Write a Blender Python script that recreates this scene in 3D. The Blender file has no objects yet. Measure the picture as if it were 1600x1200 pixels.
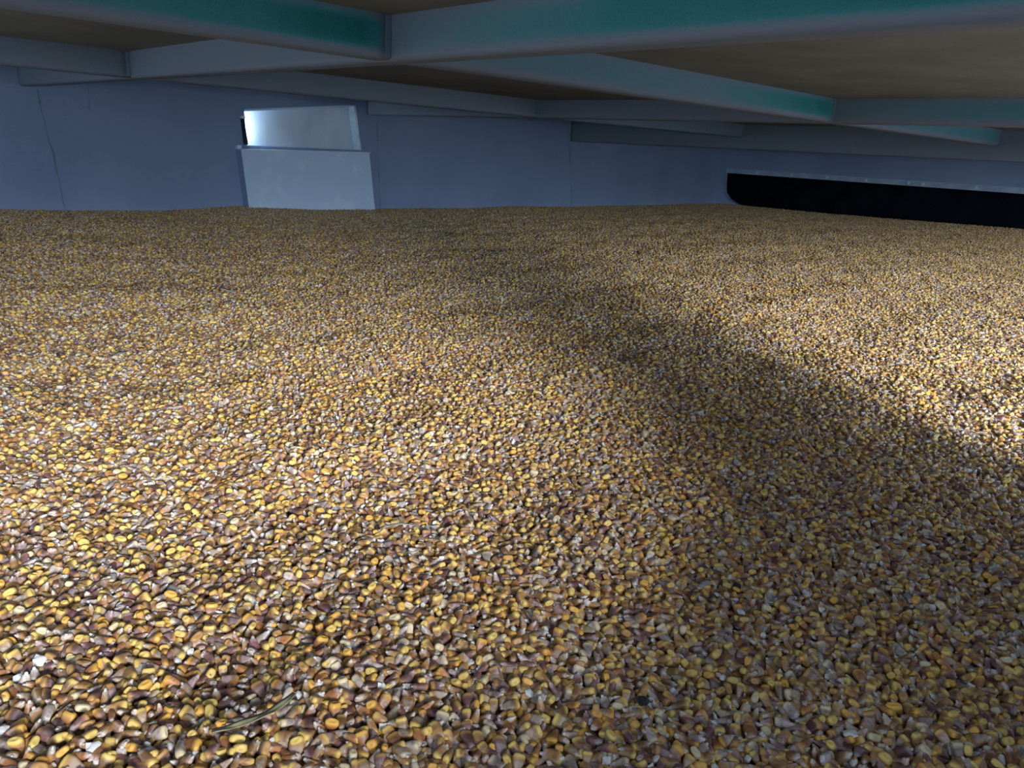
import bpy, bmesh, math, random
import numpy as np
from mathutils import Vector, Matrix, Euler, noise as mnoise

C = bpy.context.scene.collection
S = bpy.context.scene
F = 1210.0                                   # focal length in pixels of the 1600 px wide frame

# ------------------------------------------------------------------ camera
# camera axes expressed in the world: X runs along the cross beams, Y along the girders, Z up
AX = np.array([[0.73203607, 0.15842232, -0.66259004],
               [-0.67894289, 0.24989663, -0.6903537],
               [0.05621158, 0.9552246, 0.29049305]])     # rows = world axes in camera coordinates
cam_d = bpy.data.cameras.new('camera')
cam_d.sensor_width = 36.0
cam_d.lens = 36.0 * F / 1600.0
cam_d.clip_start = 0.02
cam = bpy.data.objects.new('camera', cam_d)
C.objects.link(cam)
_q, _r = np.linalg.qr(AX)
_q = _q * np.sign(np.diag(_r))
cam.matrix_world = Matrix([list(_q[0]) + [0], list(_q[1]) + [0], list(_q[2]) + [0], [0, 0, 0, 1]])
S.camera = cam

# ------------------------------------------------------------------ world, light, exposure
w = bpy.data.worlds.new('world'); S.world = w; w.use_nodes = True
bg = w.node_tree.nodes['Background']
bg.inputs[0].default_value = (0.70, 0.83, 1.0, 1)
bg.inputs[1].default_value = 1.75

def area(name, loc, target, size, power, col, shape='DISK', size_y=None, spread=180):
    d = bpy.data.lights.new(name, 'AREA'); d.shape = shape; d.size = size
    if size_y: d.size_y = size_y
    d.energy = power; d.color = col; d.spread = math.radians(spread)
    o = bpy.data.objects.new(name, d); C.objects.link(o)
    o.location = loc
    o.rotation_euler = (Vector(target) - Vector(loc)).to_track_quat('-Z', 'Y').to_euler()
    return o
area('daylight', (-0.86, -3.60, 0.85), (1.6, 1.0, -0.4), 1.1, 305, (1.0, 0.97, 0.93))
area('low_fill', (-0.6, -2.5, 0.16), (0.6, 4.0, -0.1), 3.0, 190, (0.66, 0.82, 1.0), 'RECTANGLE', 0.45)  # added fill lamp, brightens the lower part of the far wall
S.view_settings.view_transform = 'Standard'
S.view_settings.look = 'None'
S.view_settings.gamma = 1
S.view_settings.use_curve_mapping = False
S.view_settings.exposure = 0.0

# ------------------------------------------------------------------ constants of the place
H = 0.22            # roof deck above the lens
BZ = 0.645 * H      # underside of the beams
WY = 4.158          # far wall
WX = 6.49          # right wall
M_X = [4.0 * H, 12.12 * H, 20.2 * H]          # girders (run along Y)
C_Y = [5.87 * H, 12.3 * H]                   # cross beams (run along X)
BW = 0.26 * H

def srgb(r, g, b):
    f = lambda c: ((c / 255 + 0.055) / 1.055) ** 2.4 if c > 10 else c / 255 / 12.92
    return (f(r), f(g), f(b), 1)

def ray(p):
    return _q @ np.array([p[0] - 800, 600 - p[1], -F])

# ------------------------------------------------------------------ materials
def mat(name, base, rough=0.6, spec=0.4, metal=0.0):
    m = bpy.data.materials.new(name); m.use_nodes = True
    b = m.node_tree.nodes['Principled BSDF']
    b.inputs['Base Color'].default_value = base
    b.inputs['Roughness'].default_value = rough
    b.inputs['Specular IOR Level'].default_value = spec
    b.inputs['Metallic'].default_value = metal
    return m, m.node_tree.nodes, m.node_tree.links, b

def noise_mix(n, l, b, c1, c2, scale, lo=0.35, hi=0.65, detail=6, vec=None, sc3=None):
    tc = n.new('ShaderNodeTexCoord')
    mp = n.new('ShaderNodeMapping'); l.new(tc.outputs['Object'], mp.inputs[0])
    if sc3: mp.inputs['Scale'].default_value = sc3
    t = n.new('ShaderNodeTexNoise'); t.inputs['Scale'].default_value = scale; t.inputs['Detail'].default_value = detail
    l.new(mp.outputs[0], t.inputs['Vector'])
    r = n.new('ShaderNodeValToRGB')
    r.color_ramp.elements[0].position = lo; r.color_ramp.elements[0].color = c1
    r.color_ramp.elements[1].position = hi; r.color_ramp.elements[1].color = c2
    l.new(t.outputs['Fac'], r.inputs[0])
    if b is not None: l.new(r.outputs[0], b.inputs['Base Color'])
    return t, r

def add_bump(n, l, b, scale, strength, dist=0.002):
    tc = n.new('ShaderNodeTexCoord')
    t = n.new('ShaderNodeTexNoise'); t.inputs['Scale'].default_value = scale; t.inputs['Detail'].default_value = 4
    l.new(tc.outputs['Object'], t.inputs['Vector'])
    u = n.new('ShaderNodeBump'); u.inputs['Strength'].default_value = strength; u.inputs['Distance'].default_value = dist
    l.new(t.outputs['Fac'], u.inputs['Height']); l.new(u.outputs[0], b.inputs['Normal'])

WALL, n, l, b = mat('painted_wall', (0.3, 0.35, 0.5, 1), 0.75, 0.25)
noise_mix(n, l, b, (0.225, 0.30, 0.455, 1), (0.28, 0.36, 0.52, 1), 2.2, 0.3, 0.7)
add_bump(n, l, b, 90, 0.25)
SEAM, n, l, b = mat('wall_seam_line', (0.07, 0.09, 0.13, 1), 0.85, 0.2)
noise_mix(n, l, b, (0.15, 0.19, 0.26, 1), (0.26, 0.32, 0.42, 1), 14)
DECK, n, l, b = mat('dusty_roof_deck', (0.17, 0.15, 0.12, 1), 0.85, 0.2)
noise_mix(n, l, b, (0.19, 0.175, 0.145, 1), (0.25, 0.238, 0.20, 1), 5, 0.3, 0.7)
add_bump(n, l, b, 160, 0.2)
GALV, n, l, b = mat('galvanised_sheet', (0.5, 0.57, 0.64, 1), 0.42, 0.5, 0.35)
noise_mix(n, l, b, (0.44, 0.52, 0.60, 1), (0.58, 0.66, 0.74, 1), 9, 0.3, 0.7, sc3=(1, 1, 0.35))
CHUTE, n, l, b = mat('pale_dusty_sheet', (0.4, 0.48, 0.62, 1), 0.55, 0.4, 0.1)
noise_mix(n, l, b, (0.60, 0.75, 0.97, 1), (0.68, 0.84, 1.0, 1), 7, 0.54, 0.66)
BRIGHT, n, l, b = mat('bare_edge_metal', (0.6, 0.68, 0.76, 1), 0.35, 0.5, 0.3)
noise_mix(n, l, b, (0.5, 0.6, 0.7, 1), (0.68, 0.76, 0.84, 1), 20)
RAILM, n, l, b = mat('rail_paint', (0.4, 0.48, 0.6, 1), 0.5, 0.4)
noise_mix(n, l, b, (0.32, 0.40, 0.52, 1), (0.44, 0.52, 0.64, 1), 12)
DARK, n, l, b = mat('slot_darkness', (0.003, 0.004, 0.008, 1), 0.9, 0.05)  # darkness inside the slot is put into this near-black colour
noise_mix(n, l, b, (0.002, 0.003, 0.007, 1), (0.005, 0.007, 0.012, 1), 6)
DARKM, n, l, b = mat('latch_shadow_dark', (0.02, 0.03, 0.05, 1), 0.8, 0.2)  # shadow tone beside the hatch latch, put into the colour
noise_mix(n, l, b, (0.015, 0.022, 0.04, 1), (0.03, 0.04, 0.06, 1), 12)

def beam_material():
    m, n, l, b = mat('beam_paint', (0.1, 0.3, 0.3, 1), 0.6, 0.35)
    at = n.new('ShaderNodeAttribute'); at.attribute_name = 'paint'
    tc = n.new('ShaderNodeTexCoord')
    t = n.new('ShaderNodeTexNoise'); t.inputs['Scale'].default_value = 9; t.inputs['Detail'].default_value = 8
    l.new(tc.outputs['Object'], t.inputs['Vector'])
    t2 = n.new('ShaderNodeTexNoise'); t2.inputs['Scale'].default_value = 260; t2.inputs['Detail'].default_value = 3
    l.new(tc.outputs['Object'], t2.inputs['Vector'])
    a = n.new('ShaderNodeMath'); a.operation = 'MULTIPLY_ADD'; a.inputs[1].default_value = 0.45; a.inputs[2].default_value = -0.225
    l.new(t.outputs['Fac'], a.inputs[0])
    a2 = n.new('ShaderNodeMath'); a2.operation = 'MULTIPLY_ADD'; a2.inputs[1].default_value = 0.4; a2.inputs[2].default_value = -0.2
    l.new(t2.outputs['Fac'], a2.inputs[0])
    s = n.new('ShaderNodeMath'); s.operation = 'ADD'; l.new(a.outputs[0], s.inputs[0]); l.new(a2.outputs[0], s.inputs[1])
    s2 = n.new('ShaderNodeMath'); s2.operation = 'ADD'; s2.use_clamp = True
    l.new(s.outputs[0], s2.inputs[0]); l.new(at.outputs['Fac'], s2.inputs[1])
    mx = n.new('ShaderNodeValToRGB')
    e = mx.color_ramp.elements
    e[0].position = 0.0; e[0].color = (0.185, 0.21, 0.255, 1)
    e[1].position = 1.0; e[1].color = (0.008, 0.175, 0.165, 1)
    x = mx.color_ramp.elements.new(0.3); x.color = (0.135, 0.24, 0.29, 1)
    x = mx.color_ramp.elements.new(0.65); x.color = (0.04, 0.24, 0.265, 1)
    l.new(s2.outputs[0], mx.inputs[0]); l.new(mx.outputs[0], b.inputs['Base Color'])
    add_bump(n, l, b, 220, 0.3, 0.001)
    return m
BEAM = beam_material()

# ------------------------------------------------------------------ helpers
def link(name, me, m=None, parent=None):
    o = bpy.data.objects.new(name, me); C.objects.link(o)
    if m is not None and not me.materials: me.materials.append(m)
    if parent is not None: o.parent = parent
    return o
def from_bm(name, bm, m, parent=None, smooth=False):
    me = bpy.data.meshes.new(name); bmesh.ops.recalc_face_normals(bm, faces=bm.faces)
    bm.to_mesh(me); bm.free()
    if smooth:
        for p in me.polygons: p.use_smooth = True
    return link(name, me, m, parent)
def tag(o, label, cat, group=None, kind=None):
    o['label'] = label
    if cat: o['category'] = cat
    if group: o['group'] = group
    if kind: o['kind'] = kind
def box(bm, a, b, bevel=0.0):
    vs = [bm.verts.new((x, y, z)) for x in (a[0], b[0]) for y in (a[1], b[1]) for z in (a[2], b[2])]
    fs = [(0, 1, 3, 2), (4, 6, 7, 5), (0, 4, 5, 1), (2, 3, 7, 6), (0, 2, 6, 4), (1, 5, 7, 3)]
    faces = [bm.faces.new([vs[i] for i in f]) for f in fs]
    if bevel:
        es = list({e for f in faces for e in f.edges})
        bmesh.ops.bevel(bm, geom=es, offset=bevel, segments=2, affect='EDGES')
def box_obj(name, a, b, m, parent=None, bevel=0.0):
    bm = bmesh.new(); box(bm, a, b, bevel); return from_bm(name, bm, m, parent)
def struct(o): o['kind'] = 'structure'; return o
def prism(bm, pts, y0, y1, axis='y'):
    """closed polygon given as (u, z), extruded along y (or x)."""
    mk = (lambda u, z, t: (u, t, z)) if axis == 'y' else (lambda u, z, t: (t, u, z))
    A = [bm.verts.new(mk(u, z, y0)) for u, z in pts]; B = [bm.verts.new(mk(u, z, y1)) for u, z in pts]
    bm.faces.new(A); bm.faces.new(B[::-1])
    for i in range(len(pts)):
        j = (i + 1) % len(pts); bm.faces.new([A[i], A[j], B[j], B[i]])

# ------------------------------------------------------------------ grain surface
EDGE_X = [-1.0, 0.773, 1.039, 1.493, 1.80, 1.93, 2.05, 2.35, 2.85, 3.66, 4.03, 4.74, 5.0, 5.56, 6.2, 6.6]
KS = 4.158 / 4.312
EDGE_Z = [-.405, -.407, -.413, -.421, -.402, -.396, -.402, -.420, -.423, -.425, -.410, -.427, -.416, -.423, -.410, -.40]
EDGE_X = [v * KS for v in EDGE_X]; EDGE_Z = [v * KS for v in EDGE_Z]
SIDE_Y = [-1.0, 1.627, 2.283, 3.056, 3.984, 4.4]
SIDE_Z = [-.345, -.350, -.366, -.382, -.388, -.40]
SIDE_Y = [v * .9866 for v in SIDE_Y]; SIDE_Z = [v * .9866 for v in SIDE_Z]
def fnoise(x, y, seed, amp, wl):
    rs = np.random.RandomState(seed); o = np.zeros_like(x)
    for _ in range(7):
        a = rs.uniform(0, 2 * np.pi); k = 2 * np.pi / (wl * rs.uniform(0.7, 1.5)); ph = rs.uniform(0, 6.28)
        o = o + np.sin((x * np.cos(a) + y * np.sin(a)) * k + ph)
    return o * amp / 3.0
def height(x, y):
    x = np.asarray(x, float); y = np.asarray(y, float)
    base = -0.400 + fnoise(x, y, 3, 0.005, 0.9) + fnoise(x, y, 5, 0.0038, 0.36) + fnoise(x, y, 8, 0.0030, 0.14)
    wy = np.clip((y - 2.8) / 1.5, 0, 1) ** 2; wx = np.clip((x - 4.6) / 1.9, 0, 1) ** 1.5
    base = base * (1 - wy) + np.interp(x, EDGE_X, EDGE_Z) * wy
    base = base * (1 - wx) + np.interp(y, SIDE_Y, SIDE_Z) * wx
    return base

# ------------------------------------------------------------------ room shell
ZT, ZB = 0.26, -0.62
# far wall, with a skewed hole for the hatch
hole = [(1.979, 0.125), (2.685, 0.202), (2.725, -0.066), (1.988, -0.066)]
hole = [(u * KS, v * KS) for u, v in hole]
bm = bmesh.new()
x0, x1 = -1.2, WX + 0.06
prism(bm, [(x0, ZB), (hole[3][0], ZB), (hole[3][0], hole[3][1]), (hole[0][0], hole[0][1]), (hole[0][0], ZT), (x0, ZT)], WY, WY + 0.06)
prism(bm, [(hole[0][0], hole[0][1]), (hole[1][0], hole[1][1]), (hole[1][0], ZT), (hole[0][0], ZT)], WY, WY + 0.06)
prism(bm, [(hole[3][0], ZB), (hole[2][0], ZB), (hole[2][0], hole[2][1]), (hole[3][0], hole[3][1])], WY, WY + 0.06)
prism(bm, [(hole[2][0], ZB), (x1, ZB), (x1, ZT), (hole[1][0], ZT), (hole[1][0], hole[1][1]), (hole[2][0], hole[2][1])], WY, WY + 0.06)
wb = struct(from_bm('wall_back', bm, WALL)); wb['label'] = 'blue-grey painted far wall behind the grain'

# right wall with the long black slot
bm = bmesh.new()
sy0, sy1, st, sb = -0.05, 4.10, -0.1035, -0.40
prism(bm, [(-0.16, ZT), (WY, ZT), (WY, st), (-0.16, st)], WX, WX + 0.06, 'x')
prism(bm, [(sy1, st), (WY, st), (WY, ZB), (sy1 - 0.30, ZB), (sy1 - 0.30, sb), (sy1 - 0.16, -0.372), (sy1 - 0.075, -0.335), (sy1 - 0.02, -0.28), (sy1 - 0.008, -0.22)], WX, WX + 0.06, 'x')
prism(bm, [(-0.16, sb), (sy1 - 0.30, sb), (sy1 - 0.30, ZB), (-0.16, ZB)], WX, WX + 0.06, 'x')
prism(bm, [(-0.16, st), (sy0, st), (sy0, sb), (-0.16, sb)], WX, WX + 0.06, 'x')
wr = struct(from_bm('wall_right', bm, WALL)); wr['label'] = 'blue-grey right wall above the black slot'
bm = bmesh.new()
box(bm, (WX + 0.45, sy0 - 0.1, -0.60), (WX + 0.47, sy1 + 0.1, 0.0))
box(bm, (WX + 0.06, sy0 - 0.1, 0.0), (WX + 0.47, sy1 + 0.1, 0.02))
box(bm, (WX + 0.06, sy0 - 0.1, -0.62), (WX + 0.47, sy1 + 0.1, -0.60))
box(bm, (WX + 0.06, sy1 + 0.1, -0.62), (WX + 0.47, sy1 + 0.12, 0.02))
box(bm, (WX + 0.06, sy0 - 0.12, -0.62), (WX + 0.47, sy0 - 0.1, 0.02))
sl = struct(from_bm('trim_1', bm, DARK)); sl['label'] = 'recess painted dark behind the long slot in the right wall'

cl = struct(box_obj('ceiling', (-1.2, -0.16, H), (WX + 0.06, WY + 0.06, H + 0.04), DECK)); cl['label'] = 'dull brown roof deck above the beams'

# unseen blocks added behind the camera to shape the daylight on the grain
bm = bmesh.new()
box(bm, (0.60, -0.16, -0.62), (1.065, -0.10, H))          # upright block casting the shadow wedge
prism(bm, [(-1.2, -0.62), (0.60, -0.62), (0.60, -0.15), (0.36, -0.22), (0.0, -0.245), (-1.2, -0.245)], -0.16, -0.10)   # low block shading the nearest grain
box(bm, (-1.2, -0.16, 0.07), (0.60, -0.10, H))            # upper blocks keeping daylight off the far grain
box(bm, (1.065, -0.16, 0.07), (WX, -0.10, H))
box(bm, (-1.2, -0.16, -0.245), (-0.32, -0.10, 0.07))      # block dimming the left side
wf = struct(from_bm('front_baffle', bm, WALL))

# seams and a crack in the far wall
def ribbon(name, pts, wdt, m, y=WY):
    bm = bmesh.new(); d = 0.0015
    L = []
    for i, (x, z) in enumerate(pts):
        ww = wdt * 0.8 * (0.5 + random.random())
        L.append([bm.verts.new((x - ww / 2, y, z)), bm.verts.new((x, y - d, z)), bm.verts.new((x + ww / 2, y, z))])
    for a, b_ in zip(L, L[1:]):
        bm.faces.new([a[0], a[1], b_[1], b_[0]]); bm.faces.new([a[1], a[2], b_[2], b_[1]])
    return struct(from_bm(name, bm, m))
random.seed(4)
pts = []
for i in range(22):
    t = i / 21; y = 140 + 190 * t
    x = np.interp(y, [140, 180, 215, 240, 290, 325, 330], [58, 66, 74, 84, 92, 101, 102]) + random.uniform(-1, 1) * 0.9
    r = ray((x, y)); p = r * WY / r[1]; pts.append((p[0], p[2]))
ribbon('trim_2', pts, 0.008, SEAM)
def seam(name, a, b, wd, m=SEAM, n_=8):
    L = []
    for i in range(n_ + 1):
        t = i / n_; r = ray((a[0] + (b[0] - a[0]) * t, a[1] + (b[1] - a[1]) * t)); p = r * WY / r[1]; L.append((p[0], p[2]))
    return ribbon(name, L, wd, m)
seam('trim_3', (137, 135), (139, 170), 0.007)
seam('trim_4', (589, 190), (594, 330), 0.006)
seam('trim_5', (889, 218), (894, 328), 0.009)

# ------------------------------------------------------------------ beams
def ss(a, b, x):
    t = min(1, max(0, (x - a) / (b - a))); return t * t * (3 - 2 * t)
def tube_beam(name, along, pos, a0, a1, zt, zb, width, amount, parent, endfade=None):
    """rounded rectangular tube; amount(t) gives how much teal shows through the dust at length a."""
    r = 0.011; hw = width
    prof = []      # (w, z, shade)
    zs = np.linspace(zt, zb + r, 8)
    for z in zs: prof.append((0.0, z))
    for k in range(1, 5):
        a = k / 4 * math.pi / 2; prof.append((r - r * math.cos(a), zb + r - r * math.sin(a)))
    for k in range(0, 5):
        a = k / 4 * math.pi / 2; prof.append((hw - r + r * math.sin(a), zb + r - r * math.cos(a)))
    for z in zs[::-1][1:]: prof.append((hw, z))
    n = max(4, int((a1 - a0) / 0.03)); me = bpy.data.meshes.new(name)
    V, Fc, col = [], [], []
    for i in range(n + 1):
        a = a0 + (a1 - a0) * i / n
        for (w_, z) in prof:
            V.append((a, pos + w_, z) if along == 'x' else (pos + w_, a, z))
            h_ = (z - zb) / (zt - zb)
            side = 1.0 if (w_ <= 0.0001 or w_ >= hw - 0.0001) else 0.0
            m_ = ss(0.10, 0.32, h_) * (1 - 0.75 * ss(0.72, 1.0, h_)) * side
            v = amount(a) * m_
            if endfade: v *= ss(0.0, 0.045, a1 - a)
            col.append(v)
    k = len(prof)
    for i in range(n):
        for j in range(k - 1):
            Fc.append((i * k + j, (i + 1) * k + j, (i + 1) * k + j + 1, i * k + j + 1))
    Fc.append(tuple(range(k))[::-1]); Fc.append(tuple(n * k + j for j in range(k)))
    me.from_pydata(V, [], Fc); me.update()
    at = me.attributes.new('paint', 'FLOAT', 'POINT'); at.data.foreach_set('value', col)
    for p in me.polygons: p.use_smooth = len(p.vertices) == 4
    bm = bmesh.new(); bm.from_mesh(me); bmesh.ops.recalc_face_normals(bm, faces=bm.faces); bm.to_mesh(me); bm.free()
    return link(name, me, BEAM, parent)
def beam(name, label, group, *a, **k):
    o = tube_beam(name, *a, None, **k); tag(o, label, 'beam', group); return o
G1, G2, G3 = M_X
c1, c2 = C_Y
yf = -0.10
girder_amt = [lambda a: 0.08 + 0.80 * ss(1.5, 0.35, a), lambda a: 0.05 + 0.45 * ss(1.5, 0.7, a), lambda a: 0.06]
beam('roof_girder', 'long teal girder sloping across the top of the view, nearest to the lens', 'roof girders', 'y', G1, yf, WY, H, BZ, BW, girder_amt[0])
beam('roof_girder', 'dusty teal girder behind the nearest one, ending at the far wall right of the hatch', 'roof girders', 'y', G2, yf, WY, H, BZ, BW, girder_amt[1])
beam('roof_girder', 'deep blue-grey girder farthest from the lens, above the black slot', 'roof girders', 'y', G3, yf, WY, H, 0.34 * H, BW * 1.2, girder_amt[2])
def cross(label, y, xa, xb, amt):
    o = beam('cross_beam', label, 'cross beams between the girders', 'x', y, xa, xb, H, BZ + 0.002, BW, amt, endfade=True)
    # weld plate closing the end at the girder
    bm = bmesh.new(); box(bm, (xb - 0.012, y - 0.002, BZ + 0.006), (xb - 0.0005, y + BW + 0.002, H - 0.001), 0.0008)
    p = from_bm('end_plate', bm, BEAM, o)
    pa = p.data.attributes.new('paint', 'FLOAT', 'POINT'); pa.data.foreach_set('value', [0.28] * len(p.data.vertices))
    return o
cross('vivid dark teal cross beam at upper left, closest to the lens', c1, -1.1, G1, lambda a: 0.62 + 0.38 * ss(0.45, 0.8, a))
cross('light teal cross beam in the middle of the roof between first and second girder', c1, G1 + BW, G2, lambda a: 0.36 + 0.5 * ss(1.9, 2.6, a))
cross('teal cross beam stub at the right edge joining the farthest girder', c1, G2 + BW, G3, lambda a: 0.5)
cross('grey dusty cross beam at the far left edge under the roof', c2, -1.1, G1, lambda a: 0.10)
cross('long grey dusty cross beam just above the hatch', c2, G1 + BW, G2, lambda a: 0.05)
cross('faint grey cross beam stub ending on the deep farthest girder', c2, G2 + BW, G3, lambda a: 0.08)

# ------------------------------------------------------------------ hatch in the far wall
def wallpt(p, y): r = ray(p); q = r * y / r[1]; return (q[0], q[2])
def thing(name, label, cat, loc, group=None):
    o = bpy.data.objects.new(name, None); C.objects.link(o); o.location = loc; o.empty_display_size = 0.05
    tag(o, label, cat, group); return o
def sc(pts): return [(u * KS, v * KS) for u, v in pts]
def wp(bm, pts, y0, y1, o):
    prism(bm, [(u - o.location.x, z - o.location.z) for u, z in pts], y0 - o.location.y, y1 - o.location.y)
hd = thing('access_hatch', 'bare metal hatch door set back in the skewed opening of the far wall', 'hatch', (2.25, WY + 0.045, -0.064))
bm = bmesh.new(); wp(bm, sc([(1.90, -0.10), (2.78, -0.10), (2.76, 0.235), (1.92, 0.16)]), WY + 0.062, WY + 0.068, hd)
from_bm('door_panel', bm, GALV, hd)
# right jamb in brighter metal to look lit, dark head strip, sill lip, dark strip standing in for the latch's shadow
bm = bmesh.new(); wp(bm, sc([(2.671, 0.196), (2.684, 0.199), (2.724, -0.064), (2.711, -0.064)]), WY - 0.006, WY + 0.06, hd)
from_bm('jamb', bm, BRIGHT, hd)
bm = bmesh.new(); wp(bm, sc([(1.980, 0.113), (1.980, 0.124), (2.684, 0.200), (2.684, 0.190)]), WY - 0.005, WY + 0.055, hd)
from_bm('head_strip', bm, CHUTE, hd)
bm = bmesh.new(); wp(bm, [wallpt(q, WY - 0.004) for q in ((376, 184), (380, 184), (387, 226), (381, 226))], WY - 0.012, WY + 0.001, hd)
from_bm('latch_shadow', bm, DARKM, hd)
bm = bmesh.new(); wp(bm, [wallpt(q, WY - 0.004) for q in ((375, 181), (381, 181), (381, 185), (375, 185))], WY - 0.02, WY + 0.001, hd)
from_bm('latch', bm, BRIGHT, hd)

ch = thing('hatch_box', 'pale sheet metal box standing proud of the wall below the hatch opening', 'box', (2.3, WY, -0.43))
yb = WY - 0.07
q = [wallpt(p, yb) for p in ((377, 234), (577, 239), (585, 330), (389, 326))]
for i in (2, 3): q[i] = (q[i][0] + (q[i][0] - q[1 if i == 2 else 0][0]) * 0.2, -0.43)
bm = bmesh.new(); wp(bm, q, yb, yb + 0.004, ch); from_bm('front_panel', bm, CHUTE, ch)
bm = bmesh.new(); wp(bm, [(q[0][0], q[0][1]), (q[0][0] + 0.004, q[0][1]), (q[3][0] + 0.004, q[3][1]), (q[3][0], q[3][1])], yb + 0.004, WY, ch)
from_bm('side_panel', bm, WALL, ch)
bm = bmesh.new(); wp(bm, [(q[1][0] - 0.004, q[1][1]), (q[1][0], q[1][1]), (q[2][0], q[2][1]), (q[2][0] - 0.004, q[2][1])], yb + 0.004, WY, ch)
from_bm('side_panel', bm, WALL, ch)
bm = bmesh.new(); wp(bm, [(q[0][0], q[0][1]), (q[1][0] + 0.01, q[1][1]), (q[1][0] + 0.01, q[1][1] + 0.004), (q[0][0], q[0][1] + 0.004)], yb - 0.006, WY, ch)
from_bm('top_flange', bm, BRIGHT, ch)
bm = bmesh.new(); wp(bm, [wallpt(p, WY - 0.01) for p in ((368, 227), (375, 227), (375, 233), (368, 233))], WY - 0.03, WY, ch)
from_bm('bracket', bm, BRIGHT, ch)
# added lamp that makes the glow on the door panel's left side
area('hatch_glow_lamp', (1.925, WY + 0.028, 0.025), (2.5, WY + 0.07, 0.03), 0.03, 0.55, (0.65, 0.85, 1.0), 'RECTANGLE', 0.15)

# ------------------------------------------------------------------ bolted rail over the slot
rl = thing('bolted_rail', 'thin blue-grey rail with small bolts along the top of the black slot', 'rail', (WX, 2.0, -0.08))
bm = bmesh.new(); box(bm, (-0.014, -1.98, -0.023), (0, 2.07, 0.018), 0.003); from_bm('strip', bm, RAILM, rl)
def bolt_bm():
    bm = bmesh.new()
    bmesh.ops.create_cone(bm, cap_ends=True, segments=6, radius1=0.013, radius2=0.012, depth=0.012, matrix=Matrix.Rotation(math.pi / 2, 4, 'Y') @ Matrix.Translation((0, 0, -0.0)))
    bmesh.ops.create_cone(bm, cap_ends=True, segments=10, radius1=0.005, radius2=0.005, depth=0.028, matrix=Matrix.Rotation(math.pi / 2, 4, 'Y'))
    return bm
b0 = None
for px in (1237, 1292, 1353, 1419, 1442, 1525, 1183):
    py = 270 + 0.069 * (px - 1140)
    r = ray((px, py)); t = (WX - 0.014) / r[0]; p = r * t
    if b0 is None: b0 = from_bm('bolt', bolt_bm(), BRIGHT, rl); bb = b0
    else: bb = b0.copy(); C.objects.link(bb); bb.parent = rl
    bb.location = (-0.018, p[1] - 2.0, -0.002)

# ------------------------------------------------------------------ corn kernel kinds
def kernel_material(name, body, crown, tip, dark=0.5):
    m, n, l, b = mat(name, body, 0.42, 0.5)
    at = n.new('ShaderNodeAttribute'); at.attribute_name = 'zone'          # r crown, g tip/germ, b dark streak
    sp = n.new('ShaderNodeSeparateColor'); l.new(at.outputs['Color'], sp.inputs[0])
    oi = n.new('ShaderNodeObjectInfo')
    tc = n.new('ShaderNodeTexCoord')
    t = n.new('ShaderNodeTexNoise'); t.inputs['Scale'].default_value = 420; t.inputs['Detail'].default_value = 3
    l.new(tc.outputs['Object'], t.inputs['Vector'])
    def mix(f, a, c, blend='MIX'):
        x = n.new('ShaderNodeMix'); x.data_type = 'RGBA'; x.blend_type = blend
        if isinstance(f, float): x.inputs[0].default_value = f
        else: l.new(f, x.inputs[0])
        for s, v in ((6, a), (7, c)):
            if isinstance(v, tuple): x.inputs[s].default_value = v
            else: l.new(v, x.inputs[s])
        return x.outputs[2]
    # individual variation of the body colour
    rmp = n.new('ShaderNodeValToRGB'); l.new(oi.outputs['Random'], rmp.inputs[0])
    e = rmp.color_ramp.elements
    e[0].position = 0.0; e[0].color = tuple(c * 0.55 for c in body[:3]) + (1,)
    e[1].position = 1.0; e[1].color = tuple(min(1, c * 1.35) for c in body[:3]) + (1,)
    c1_ = mix(sp.outputs[0], rmp.outputs[0], crown)
    c2_ = mix(sp.outputs[1], c1_, tip)
    mul = n.new('ShaderNodeMath'); mul.operation = 'MULTIPLY'; l.new(sp.outputs[2], mul.inputs[0]); l.new(t.outputs['Fac'], mul.inputs[1])
    c3_ = mix(mul.outputs[0], c2_, (0.10, 0.04, 0.05, 1))
    l.new(c3_, b.inputs['Base Color'])
    b.inputs['Subsurface Weight'].default_value = 0.0
    return m
KM = {
 'golden': kernel_material('golden_kernel', (0.46, 0.265, 0.105, 1), (0.81, 0.60, 0.18, 1), (0.72, 0.65, 0.58, 1)),
 'orange': kernel_material('orange_kernel', (0.50, 0.23, 0.09, 1), (0.80, 0.47, 0.10, 1), (0.72, 0.61, 0.55, 1)),
 'reddish': kernel_material('reddish_kernel', (0.21, 0.105, 0.105, 1), (0.52, 0.30, 0.11, 1), (0.56, 0.45, 0.45, 1)),
 'pale': kernel_material('pale_kernel', (0.50, 0.42, 0.38, 1), (0.74, 0.64, 0.42, 1), (0.80, 0.78, 0.78, 1)),
}
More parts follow.
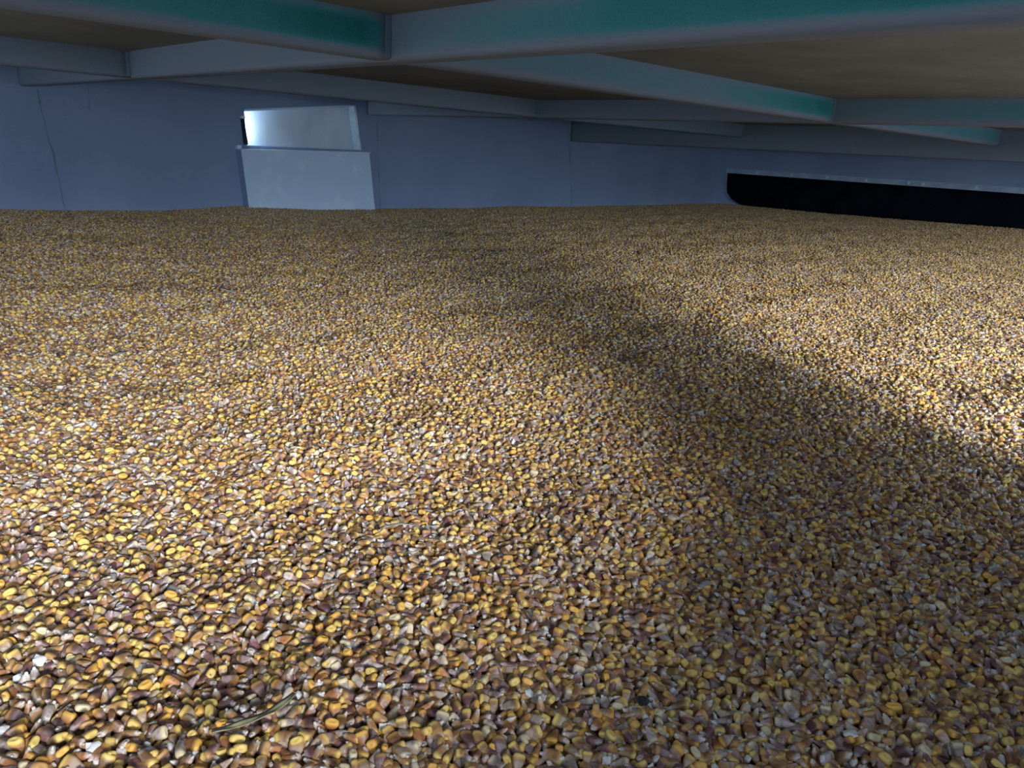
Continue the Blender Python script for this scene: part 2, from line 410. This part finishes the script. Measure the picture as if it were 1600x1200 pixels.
def kernel_mesh(seed, m, L=0.0130, W=0.0095, T=0.0052, shape=0):
    """dent corn kernel along +Y: narrow tip at -Y, wide dented crown at +Y; germ patch on the +Z face."""
    rs = random.Random(seed); nseg = 14; rings = 9
    V, Fc, Z = [], [], []
    ring0 = 0
    cw = rs.uniform(-0.06, 0.06)
    for i in range(rings):
        t = 0.10 + 0.90 * i / (rings - 1)
        wv = (0.42 + 0.58 * ss(0.0, 0.75, t)) * (1 - 0.16 * ss(0.86, 1.0, t))
        tv = (0.55 + 0.45 * ss(0.0, 0.55, t)) * (1 - 0.22 * ss(0.86, 1.0, t))
        if shape == 1: wv = (0.62 + 0.38 * math.sin(min(1, t * 1.1) * math.pi * 0.62)) * (1 - 0.30 * ss(0.8, 1.0, t)); tv *= 1.18
        if shape == 2: wv *= 0.74; tv *= 1.12
        for j in range(nseg):
            a = 2 * math.pi * j / nseg; ex = 0.72
            ca, sa = math.cos(a), math.sin(a)
            x = math.copysign(abs(ca) ** ex, ca) * wv * W / 2 + cw * W * t
            z = math.copysign(abs(sa) ** ex, sa) * tv * T / 2
            if sa > 0.5: z -= 0.12 * T * ss(0.15, 0.35, t) * (1 - ss(0.6, 0.8, t)) * (1 - abs(ca))     # germ hollow
            jx = rs.uniform(-1, 1) * 0.00013
            V.append((x + jx, (t - 0.5) * L, z + jx))
            crown = ss(0.70, 0.90, t)
            germ = (ss(0.3, 0.8, sa) * (1 - ss(0.55, 0.75, t))) * 0.6
            tipc = max(germ, 1 - ss(0.10, 0.30, t))
            streak = (0.9 if rs.random() < 0.35 else 0.25) * (1 - crown)
            Z.append((crown, tipc, streak, 1))
    # dented crown cap: two shrinking rings and a centre
    for s_, dy in ((0.72, 0.025), (0.38, -0.005)):
        for j in range(nseg):
            x, y, z = V[(rings - 1) * nseg + j]
            V.append((x * s_, 0.5 * L + dy * L, z * s_)); Z.append((1, 0, 0, 1))
    V.append((0, 0.5 * L - 0.02 * L, 0)); Z.append((0.8, 0.1, 0, 1))
    tot = rings + 2
    for i in range(tot - 1):
        for j in range(nseg):
            k = (j + 1) % nseg
            Fc.append((i * nseg + j, i * nseg + k, (i + 1) * nseg + k, (i + 1) * nseg + j))
    c = len(V) - 1
    for j in range(nseg): Fc.append(((tot - 1) * nseg + j, (tot - 1) * nseg + (j + 1) % nseg, c))
    V.append((0, -0.42 * L, 0)); Z.append((0, 1, 0, 1)); c = len(V) - 1
    for j in range(nseg): Fc.append(((j + 1) % nseg, j, c))
    me = bpy.data.meshes.new('corn_kernel'); me.from_pydata(V, [], Fc); me.update()
    at = me.color_attributes.new('zone', 'FLOAT_COLOR', 'POINT')
    at.data.foreach_set('color', np.array(Z, 'f').ravel())
    for p in me.polygons: p.use_smooth = True
    me.materials.append(m); return me
def tip_mesh(m, L=0.0130):
    nseg = 8; V, Fc, Z = [], [], []
    for t, r in ((-0.385, 0.00165), (-0.45, 0.0013), (-0.53, 0.0010), (-0.56, 0.0006)):
        for j in range(nseg):
            a = 2 * math.pi * j / nseg; V.append((r * math.cos(a), t * L, r * 0.75 * math.sin(a))); Z.append((0, 1, 0.1, 1))
    for i in range(3):
        for j in range(nseg):
            k = (j + 1) % nseg; Fc.append((i * nseg + k, i * nseg + j, (i + 1) * nseg + j, (i + 1) * nseg + k))
    Fc.append(tuple(range(3 * nseg, 4 * nseg))[::-1]); Fc.append(tuple(range(nseg)))
    me = bpy.data.meshes.new('tip_cap'); me.from_pydata(V, [], Fc); me.update()
    at = me.color_attributes.new('zone', 'FLOAT_COLOR', 'POINT'); at.data.foreach_set('color', np.array(Z, 'f').ravel())
    for p in me.polygons: p.use_smooth = True
    me.materials.append(m); return me
CHIP, n, l, b = mat('white_starch', (0.82, 0.84, 0.86, 1), 0.7, 0.3)
noise_mix(n, l, b, (0.66, 0.68, 0.72, 1), (0.9, 0.92, 0.92, 1), 300)
def chip_mesh(seed, sz=0.0042):
    rs = random.Random(seed); bm = bmesh.new(); bmesh.ops.create_icosphere(bm, subdivisions=2, radius=1)
    sx, sy, sz_ = sz * rs.uniform(0.7, 1.2), sz * rs.uniform(0.5, 0.9), sz * rs.uniform(0.3, 0.5)
    for v in bm.verts:
        f = 1 + 0.35 * mnoise.noise(v.co * 1.7 + Vector((seed, 0, 0)))
        v.co = Vector((round(v.co.x * 1.6) / 1.6 * 0.5 + v.co.x * 0.5, v.co.y, v.co.z)) * f
        v.co.x *= sx; v.co.y *= sy; v.co.z *= sz_
    me = bpy.data.meshes.new('starch_chip'); bm.to_mesh(me); bm.free(); me.materials.append(CHIP); return me

KINDS = []          # (class, mesh, tip mesh, weight)
wts = {'golden': 0.43, 'orange': 0.20, 'reddish': 0.21, 'pale': 0.11}
for ci, (cls, m) in enumerate(KM.items()):
    for s in range(3):
        KINDS.append((cls, kernel_mesh(ci * 10 + s, m, shape=s), tip_mesh(m), wts[cls] * (0.5, 0.28, 0.22)[s]))
CHIPS = [chip_mesh(3), chip_mesh(8)]
for c_ in CHIPS: KINDS.append(('chip', c_, None, 0.03))
NK = len(KINDS)

# ------------------------------------------------------------------ scatter of kernels over the heap
rng = np.random.RandomState(11)
def project(P):
    v = P @ _q                                   # world -> camera
    return 800 + F * v[:, 0] / -v[:, 2], 600 - F * v[:, 1] / -v[:, 2], -v[:, 2]
def layer(pitch, x0, x1, y0, y1, jit):
    nx, ny = int((x1 - x0) / pitch), int((y1 - y0) / (pitch * 0.866))
    gx, gy = np.meshgrid(np.arange(nx), np.arange(ny))
    X = x0 + (gx + 0.5 * (gy % 2)) * pitch; Y = y0 + gy * pitch * 0.866
    X = (X + rng.uniform(-jit, jit, X.shape) * pitch).ravel(); Y = (Y + rng.uniform(-jit, jit, Y.shape) * pitch).ravel()
    return X, Y
def cull(X, Y, margin=90):
    Zh = height(X, Y); P = np.stack([X, Y, Zh], 1); v = P @ _q
    ok = -v[:, 2] > 0.15
    u = np.where(ok, 800 + F * v[:, 0] / np.maximum(-v[:, 2], 0.1), -9e9); w_ = np.where(ok, 600 - F * v[:, 1] / np.maximum(-v[:, 2], 0.1), -9e9)
    m = ok & (u > -margin) & (u < 1600 + margin) & (w_ < 1200 + margin) & (X < WX - 0.008) & (Y < WY - 0.008) 
    return X[m], Y[m], Zh[m], u[m], w_[m], -v[m][:, 2]
parts = []
X, Y = layer(0.0086, -0.3, WX, -0.2, WY, 0.36); A = cull(X, Y)
top = np.stack([A[0], A[1], A[2] + rng.uniform(-0.0018, 0.0016, len(A[0])), A[3], A[4], A[5], np.ones(len(A[0]))], 1)
X, Y = layer(0.0090, -0.3, 3.0, -0.2, 2.4, 0.4); A = cull(X, Y)
near = A[5] < 2.6
low = np.stack([A[0], A[1], A[2] - 0.0042 + rng.uniform(-0.001, 0.001, len(A[0])), A[3], A[4], A[5], np.zeros(len(A[0]))], 1)[near]
pts_all = np.concatenate([top, low])
NP = len(pts_all)
# the dozen things lying on the grain keep a small clearing in the top layer
def rotations(n_, tilt):
    az = rng.uniform(0, 2 * np.pi, n_); flip = rng.choice([0, np.pi], n_)
    return np.stack([rng.normal(0, tilt, n_), rng.normal(0, tilt, n_) + flip, az], 1)
rot = rotations(NP, 0.55)
stand = rng.rand(NP) < 0.25                      # some kernels stand half upright, crown up
rot[stand, 0] = rng.uniform(0.5, 1.4, stand.sum())
scl = np.clip(rng.normal(1.0, 0.10, NP), 0.72, 1.25)
wk = np.array([k[3] for k in KINDS]); wk /= wk.sum()
kind = rng.choice(NK, NP, p=wk)

# the 300 kernels that show largest are objects of their own
inview = (pts_all[:, 3] > 8) & (pts_all[:, 3] < 1592) & (pts_all[:, 4] < 1192) & (pts_all[:, 6] == 1) & (kind < 12)
order = np.argsort(np.where(inview, pts_all[:, 5], 9e9))
zrel = pts_all[:, 2] - height(pts_all[:, 0], pts_all[:, 1])
order = [i for i in order[:900] if inview[i] and zrel[i] > -0.0006][:300]
solo = np.zeros(NP, bool); solo[order] = True

NAMES = {'golden': 'golden yellow corn kernel', 'orange': 'orange corn kernel', 'reddish': 'dark reddish brown corn kernel', 'pale': 'pale cream corn kernel'}
def place_name(u, v):
    if u < 320: h_ = 'at the left end of the photo\'s bottom edge'
    elif u < 640: h_ = 'left of centre along the photo\'s bottom edge'
    elif u < 960: h_ = 'in the middle of the photo\'s bottom edge'
    elif u < 1280: h_ = 'right of centre along the photo\'s bottom edge'
    else: h_ = 'at the right end of the photo\'s bottom edge'
    return h_
protos = {}
used_kind = set()
def make_kernel(k, loc, r_, s, label, grp):
    cls, me, tm, _ = KINDS[k]
    if k not in protos:
        o = link('corn_kernel', me); t_ = link('tip_cap', tm, None, o); protos[k] = (o, t_)
    else:
        po, pt = protos[k]
        o = po.copy(); C.objects.link(o); t_ = pt.copy(); C.objects.link(t_); t_.parent = o
    o.location = loc; o.rotation_euler = r_; o.scale = (s, s, s)
    tag(o, label, 'corn kernel', grp); return o
for i in order:
    k = int(kind[i]); cls = KINDS[k][0]
    u, v = pts_all[i, 3], pts_all[i, 4]
    pl = place_name(u, v)
    lb = f'{NAMES[cls]} {pl}'
    make_kernel(k, (pts_all[i, 0], pts_all[i, 1], pts_all[i, 2] + 0.0012), rot[i], float(scl[i]), lb, lb + 's' if False else f'{NAMES[cls]}s {pl}')
for k in range(12):                               # make sure that every kind has a visible member
    if k not in protos:
        i = [j for j in order if KINDS[int(kind[j])][0] == KINDS[k][0]][0]
        loc = (pts_all[i, 0] + 0.006, pts_all[i, 1] + 0.005, pts_all[i, 2] + 0.002)
        pl = place_name(pts_all[i, 3], 0)
        make_kernel(k, loc, rot[i], 1.0, f'{NAMES[KINDS[k][0]]} {pl}', f'{NAMES[KINDS[k][0]]}s {pl}')

def ground(p):
    r = ray(p); z = -0.400
    for _ in range(6):
        q_ = r * z / r[2]; z = float(height(q_[0], q_[1]))
    q_ = r * z / r[2]; return Vector((q_[0], q_[1], z))

# white chips the photo shows singly
chip_spots = [((1157, 962), 1.4, 'large bright white starch chip right of centre, in the shaded grain'),
              ((1327, 1153), 1.5, 'white square chip near the lower right corner'),
              ((1283, 958), 1.0, 'small white chip right of the large bright white one'),
              ((62, 1039), 1.4, 'oblong white chip on the yellow kernels at lower left'),
              ((522, 853), 1.3, 'white round chip just left of the grey husk sliver'),
              ((912, 938), 1.0, 'small upright white chip at lower centre'),
              ((5, 1150), 1.5, 'white flake at the very left edge near the bottom'),
              ((148, 1178), 1.5, 'broken white flake in the lower left corner'),
              ((1262, 737), 1.0, 'tiny white chip at the start of the shadow on the right'),
              ((68, 812), 1.2, 'pale square chip at the left, above the oblong white one')]
chips = []
for i, (p, s, lb) in enumerate(chip_spots):
    me = CHIPS[i % 2]
    o = link('starch_chip', me); g = ground(p)
    o.location = g + Vector((0, 0, 0.004)); o.rotation_euler = (0.5 * math.sin(i * 3), 0.4, i * 1.7); o.scale = (s, s, s)
    tag(o, lb, 'chip'); chips.append(o)
protoc = chips[:2]

# ------------------------------------------------------------------ the grain heap: one countless stuff
sel = ~solo
P = pts_all[sel]; R = rot[sel]; Sx = scl[sel]; K = kind[sel]
nb = len(P)
gx = np.concatenate([np.arange(-0.6, 3.0, 0.03), np.arange(3.0, WX, 0.06), [WX - 0.003]])
gy = np.concatenate([np.arange(-0.09, 2.4, 0.03), np.arange(2.4, WY, 0.06), [WY - 0.003]])
GX, GY = np.meshgrid(gx, gy); GZ = height(GX, GY) - 0.0045
base = np.stack([GX.ravel(), GY.ravel(), GZ.ravel()], 1)
nbx, nby = len(gx), len(gy)
idx = np.arange(nbx * nby).reshape(nby, nbx)
quads = np.stack([idx[:-1, :-1].ravel(), idx[:-1, 1:].ravel(), idx[1:, 1:].ravel(), idx[1:, :-1].ravel()], 1)
me = bpy.data.meshes.new('corn_grain')
co = np.concatenate([base, P[:, :3]]).astype('f')
me.vertices.add(len(co)); me.vertices.foreach_set('co', co.ravel())
me.loops.add(quads.size); me.loops.foreach_set('vertex_index', quads.ravel().astype('i'))
me.polygons.add(len(quads)); me.polygons.foreach_set('loop_start', (np.arange(len(quads)) * 4).astype('i'))
me.update(calc_edges=True)
nv = len(co); n0 = len(base)
ap = me.attributes.new('kind', 'INT', 'POINT'); ap.data.foreach_set('value', np.concatenate([np.full(n0, -1), K]).astype('i'))
ar = me.attributes.new('rot', 'FLOAT_VECTOR', 'POINT'); ar.data.foreach_set('vector', np.concatenate([np.zeros((n0, 3)), R]).astype('f').ravel())
as_ = me.attributes.new('scl', 'FLOAT', 'POINT'); as_.data.foreach_set('value', np.concatenate([np.ones(n0), Sx]).astype('f'))
BASEM, n, l, b = mat('grain_bed', (0.2, 0.12, 0.07, 1), 0.7, 0.2)
tc = n.new('ShaderNodeTexCoord'); vo = n.new('ShaderNodeTexVoronoi'); vo.inputs['Scale'].default_value = 110
l.new(tc.outputs['Object'], vo.inputs['Vector'])
sp = n.new('ShaderNodeSeparateColor'); l.new(vo.outputs['Color'], sp.inputs[0])
rp = n.new('ShaderNodeValToRGB'); l.new(sp.outputs[0], rp.inputs[0]); rp.color_ramp.interpolation = 'CONSTANT'
for i, (po, cc) in enumerate([(0, (0.15, 0.07, 0.06, 1)), (0.4, (0.28, 0.16, 0.08, 1)), (0.7, (0.38, 0.25, 0.10, 1)), (0.88, (0.42, 0.36, 0.34, 1))]):
    e = rp.color_ramp.elements[i] if i < 2 else rp.color_ramp.elements.new(po)
    e.position = po; e.color = cc
l.new(rp.outputs[0], b.inputs['Base Color'])
heap = link('corn_grain', me, BASEM)
tag(heap, 'broad heap of loose yellow, orange and reddish corn grain filling the bin', 'grain', None, 'stuff')

gn = bpy.data.node_groups.new('corn_scatter', 'GeometryNodeTree')
gn.interface.new_socket('Geometry', in_out='INPUT', socket_type='NodeSocketGeometry')
gn.interface.new_socket('Geometry', in_out='OUTPUT', socket_type='NodeSocketGeometry')
N, Lk = gn.nodes, gn.links
gi = N.new('NodeGroupInput'); go = N.new('NodeGroupOutput')
def named(t, nm):
    x = N.new('GeometryNodeInputNamedAttribute'); x.data_type = t; x.inputs[0].default_value = nm; return x.outputs[0]
kn = named('INT', 'kind'); rn = named('FLOAT_VECTOR', 'rot'); sn = named('FLOAT', 'scl')
def cmp(op, v):
    x = N.new('FunctionNodeCompare'); x.data_type = 'INT'; x.operation = op
    Lk.new(kn, x.inputs[2]); x.inputs[3].default_value = v; return x.outputs[0]
sg = N.new('GeometryNodeSeparateGeometry'); sg.domain = 'POINT'
Lk.new(gi.outputs[0], sg.inputs[0]); Lk.new(cmp('LESS_THAN', 0), sg.inputs[1])
mp = N.new('GeometryNodeMeshToPoints'); Lk.new(sg.outputs[1], mp.inputs[0])
e2r = N.new('FunctionNodeEulerToRotation'); Lk.new(rn, e2r.inputs[0])
jn = N.new('GeometryNodeJoinGeometry'); Lk.new(sg.outputs[0], jn.inputs[0])
for k in range(NK):
    iop = N.new('GeometryNodeInstanceOnPoints')
    Lk.new(mp.outputs[0], iop.inputs['Points']); Lk.new(cmp('EQUAL', k), iop.inputs['Selection'])
    obs = protos[k] if k in protos else (protoc[k - 12],)
    if len(obs) > 1:
        jj = N.new('GeometryNodeJoinGeometry')
    for o_ in obs:
        oi = N.new('GeometryNodeObjectInfo'); oi.transform_space = 'ORIGINAL'; oi.inputs['Object'].default_value = o_
        oi.inputs['As Instance'].default_value = False
        Lk.new(oi.outputs['Geometry'], jj.inputs[0] if len(obs) > 1 else iop.inputs['Instance'])
    if len(obs) > 1: Lk.new(jj.outputs[0], iop.inputs['Instance'])
    Lk.new(e2r.outputs[0], iop.inputs['Rotation']); Lk.new(sn, iop.inputs['Scale'])
    Lk.new(iop.outputs[0], jn.inputs[0])
Lk.new(jn.outputs[0], go.inputs[0])
md = heap.modifiers.new('scatter', 'NODES'); md.node_group = gn
print('KERNELS', NP, 'solo', len(order))

# ------------------------------------------------------------------ bits of leaf, husk and straw on the grain
LEAF, n, l, b = mat('dry_corn_leaf', (0.3, 0.29, 0.17, 1), 0.7, 0.3)
noise_mix(n, l, b, (0.20, 0.20, 0.11, 1), (0.42, 0.40, 0.27, 1), 60, sc3=(1, 1, 1))
HUSK, n, l, b = mat('grey_husk', (0.45, 0.45, 0.42, 1), 0.75, 0.3)
noise_mix(n, l, b, (0.34, 0.34, 0.32, 1), (0.58, 0.60, 0.60, 1), 90)
COAL, n, l, b = mat('black_crumb', (0.02, 0.022, 0.03, 1), 0.8, 0.3)
noise_mix(n, l, b, (0.012, 0.013, 0.02, 1), (0.05, 0.055, 0.07, 1), 200)
def strip(name, path, wdt, th, m, label, cat, lift=0.006, curl=0.25):
    G = [ground(p) for p in path]; o0 = G[0].copy()
    # smooth resample
    ts = np.linspace(0, len(G) - 1, 6 * (len(G) - 1) + 1); Q = []
    for t in ts:
        i = min(int(t), len(G) - 2); f = t - i
        p0, p1, p2, p3 = G[max(i - 1, 0)], G[i], G[i + 1], G[min(i + 2, len(G) - 1)]
        Q.append(0.5 * ((2 * p1) + (p2 - p0) * f + (2 * p0 - 5 * p1 + 4 * p2 - p3) * f * f + (3 * p1 - p0 - 3 * p2 + p3) * f ** 3))
    bm = bmesh.new(); R_ = []
    for i, q_ in enumerate(Q):
        d = (Q[min(i + 1, len(Q) - 1)] - Q[max(i - 1, 0)]).normalized(); s_ = d.cross(Vector((0, 0, 1))).normalized()
        s_ = (s_ + Vector((0, 0, curl * math.sin(i * 0.5)))).normalized(); up = s_.cross(d)
        tt = i / (len(Q) - 1); ww = wdt * (0.35 + 0.65 * math.sin(math.pi * min(1, max(0, 0.08 + 0.84 * tt))) ** 0.6)
        c_ = q_ - o0 + Vector((0, 0, lift + 0.002 * math.sin(tt * 3.1)))
        R_.append([bm.verts.new(c_ - s_ * ww / 2 + up * th * 0.8), bm.verts.new(c_ - s_ * ww * 0.2), bm.verts.new(c_ + s_ * ww * 0.2), bm.verts.new(c_ + s_ * ww / 2 + up * th * 0.8),
                   bm.verts.new(c_ + s_ * ww * 0.2 - up * th), bm.verts.new(c_ - s_ * ww * 0.2 - up * th)])
    for a_, b_ in zip(R_, R_[1:]):
        for j in range(6):
            k = (j + 1) % 6; bm.faces.new([a_[j], a_[k], b_[k], b_[j]])
    bm.faces.new(R_[0]); bm.faces.new(R_[-1][::-1])
    o = from_bm(name, bm, m, None, True); o.location = o0; tag(o, label, cat); return o
strip('leaf_strip', [(332, 1170), (362, 1165), (395, 1155), (425, 1141), (447, 1124), (462, 1108)], 0.0060, 0.0010, LEAF,
      'curved olive brown leaf strip lying across the grain at the bottom left of centre', 'leaf', 0.014)
strip('husk_sliver', [(597, 838), (610, 836), (630, 834), (646, 834)], 0.0035, 0.0006, HUSK, 'straight pale grey husk sliver in the middle left of the grain', 'husk', 0.010)
strip('husk_sliver', [(170, 570), (182, 566), (194, 562), (207, 558)], 0.011, 0.0008, HUSK, 'grey leaf sliver on the grain at the left, halfway up', 'husk', 0.012)
strip('husk_sliver', [(1090, 935), (1100, 930), (1108, 925)], 0.0085, 0.0008, HUSK, 'short grey husk piece where the shadow begins, right of centre', 'husk', 0.011)
strip('husk_sliver', [(700, 374), (704, 371), (708, 368)], 0.014, 0.002, HUSK, 'tiny pale husk flake far back on the grain near the far wall', 'husk', 0.012)
strip('straw_piece', [(345, 458), (356, 461), (368, 464)], 0.007, 0.0015, HUSK, 'short dry straw far back left on the grain', 'straw', 0.01)
def crumb(p, s, label):
    bm = bmesh.new(); bmesh.ops.create_icosphere(bm, subdivisions=3, radius=s)
    for v in bm.verts: v.co *= 1 + 0.35 * mnoise.noise(v.co * 320 + Vector((p[0], 0, 0))); v.co.z *= 0.75
    o = from_bm('black_crumb', bm, COAL, None, True); o.location = ground(p) + Vector((0, 0, 0.005)); tag(o, label, 'crumb')
crumb((1003, 1104), 0.0046, 'round black crumb among kernels at the lower centre right')
crumb((1150, 923), 0.0040, 'small dark grey crumb at the edge of the shadow, right of centre')
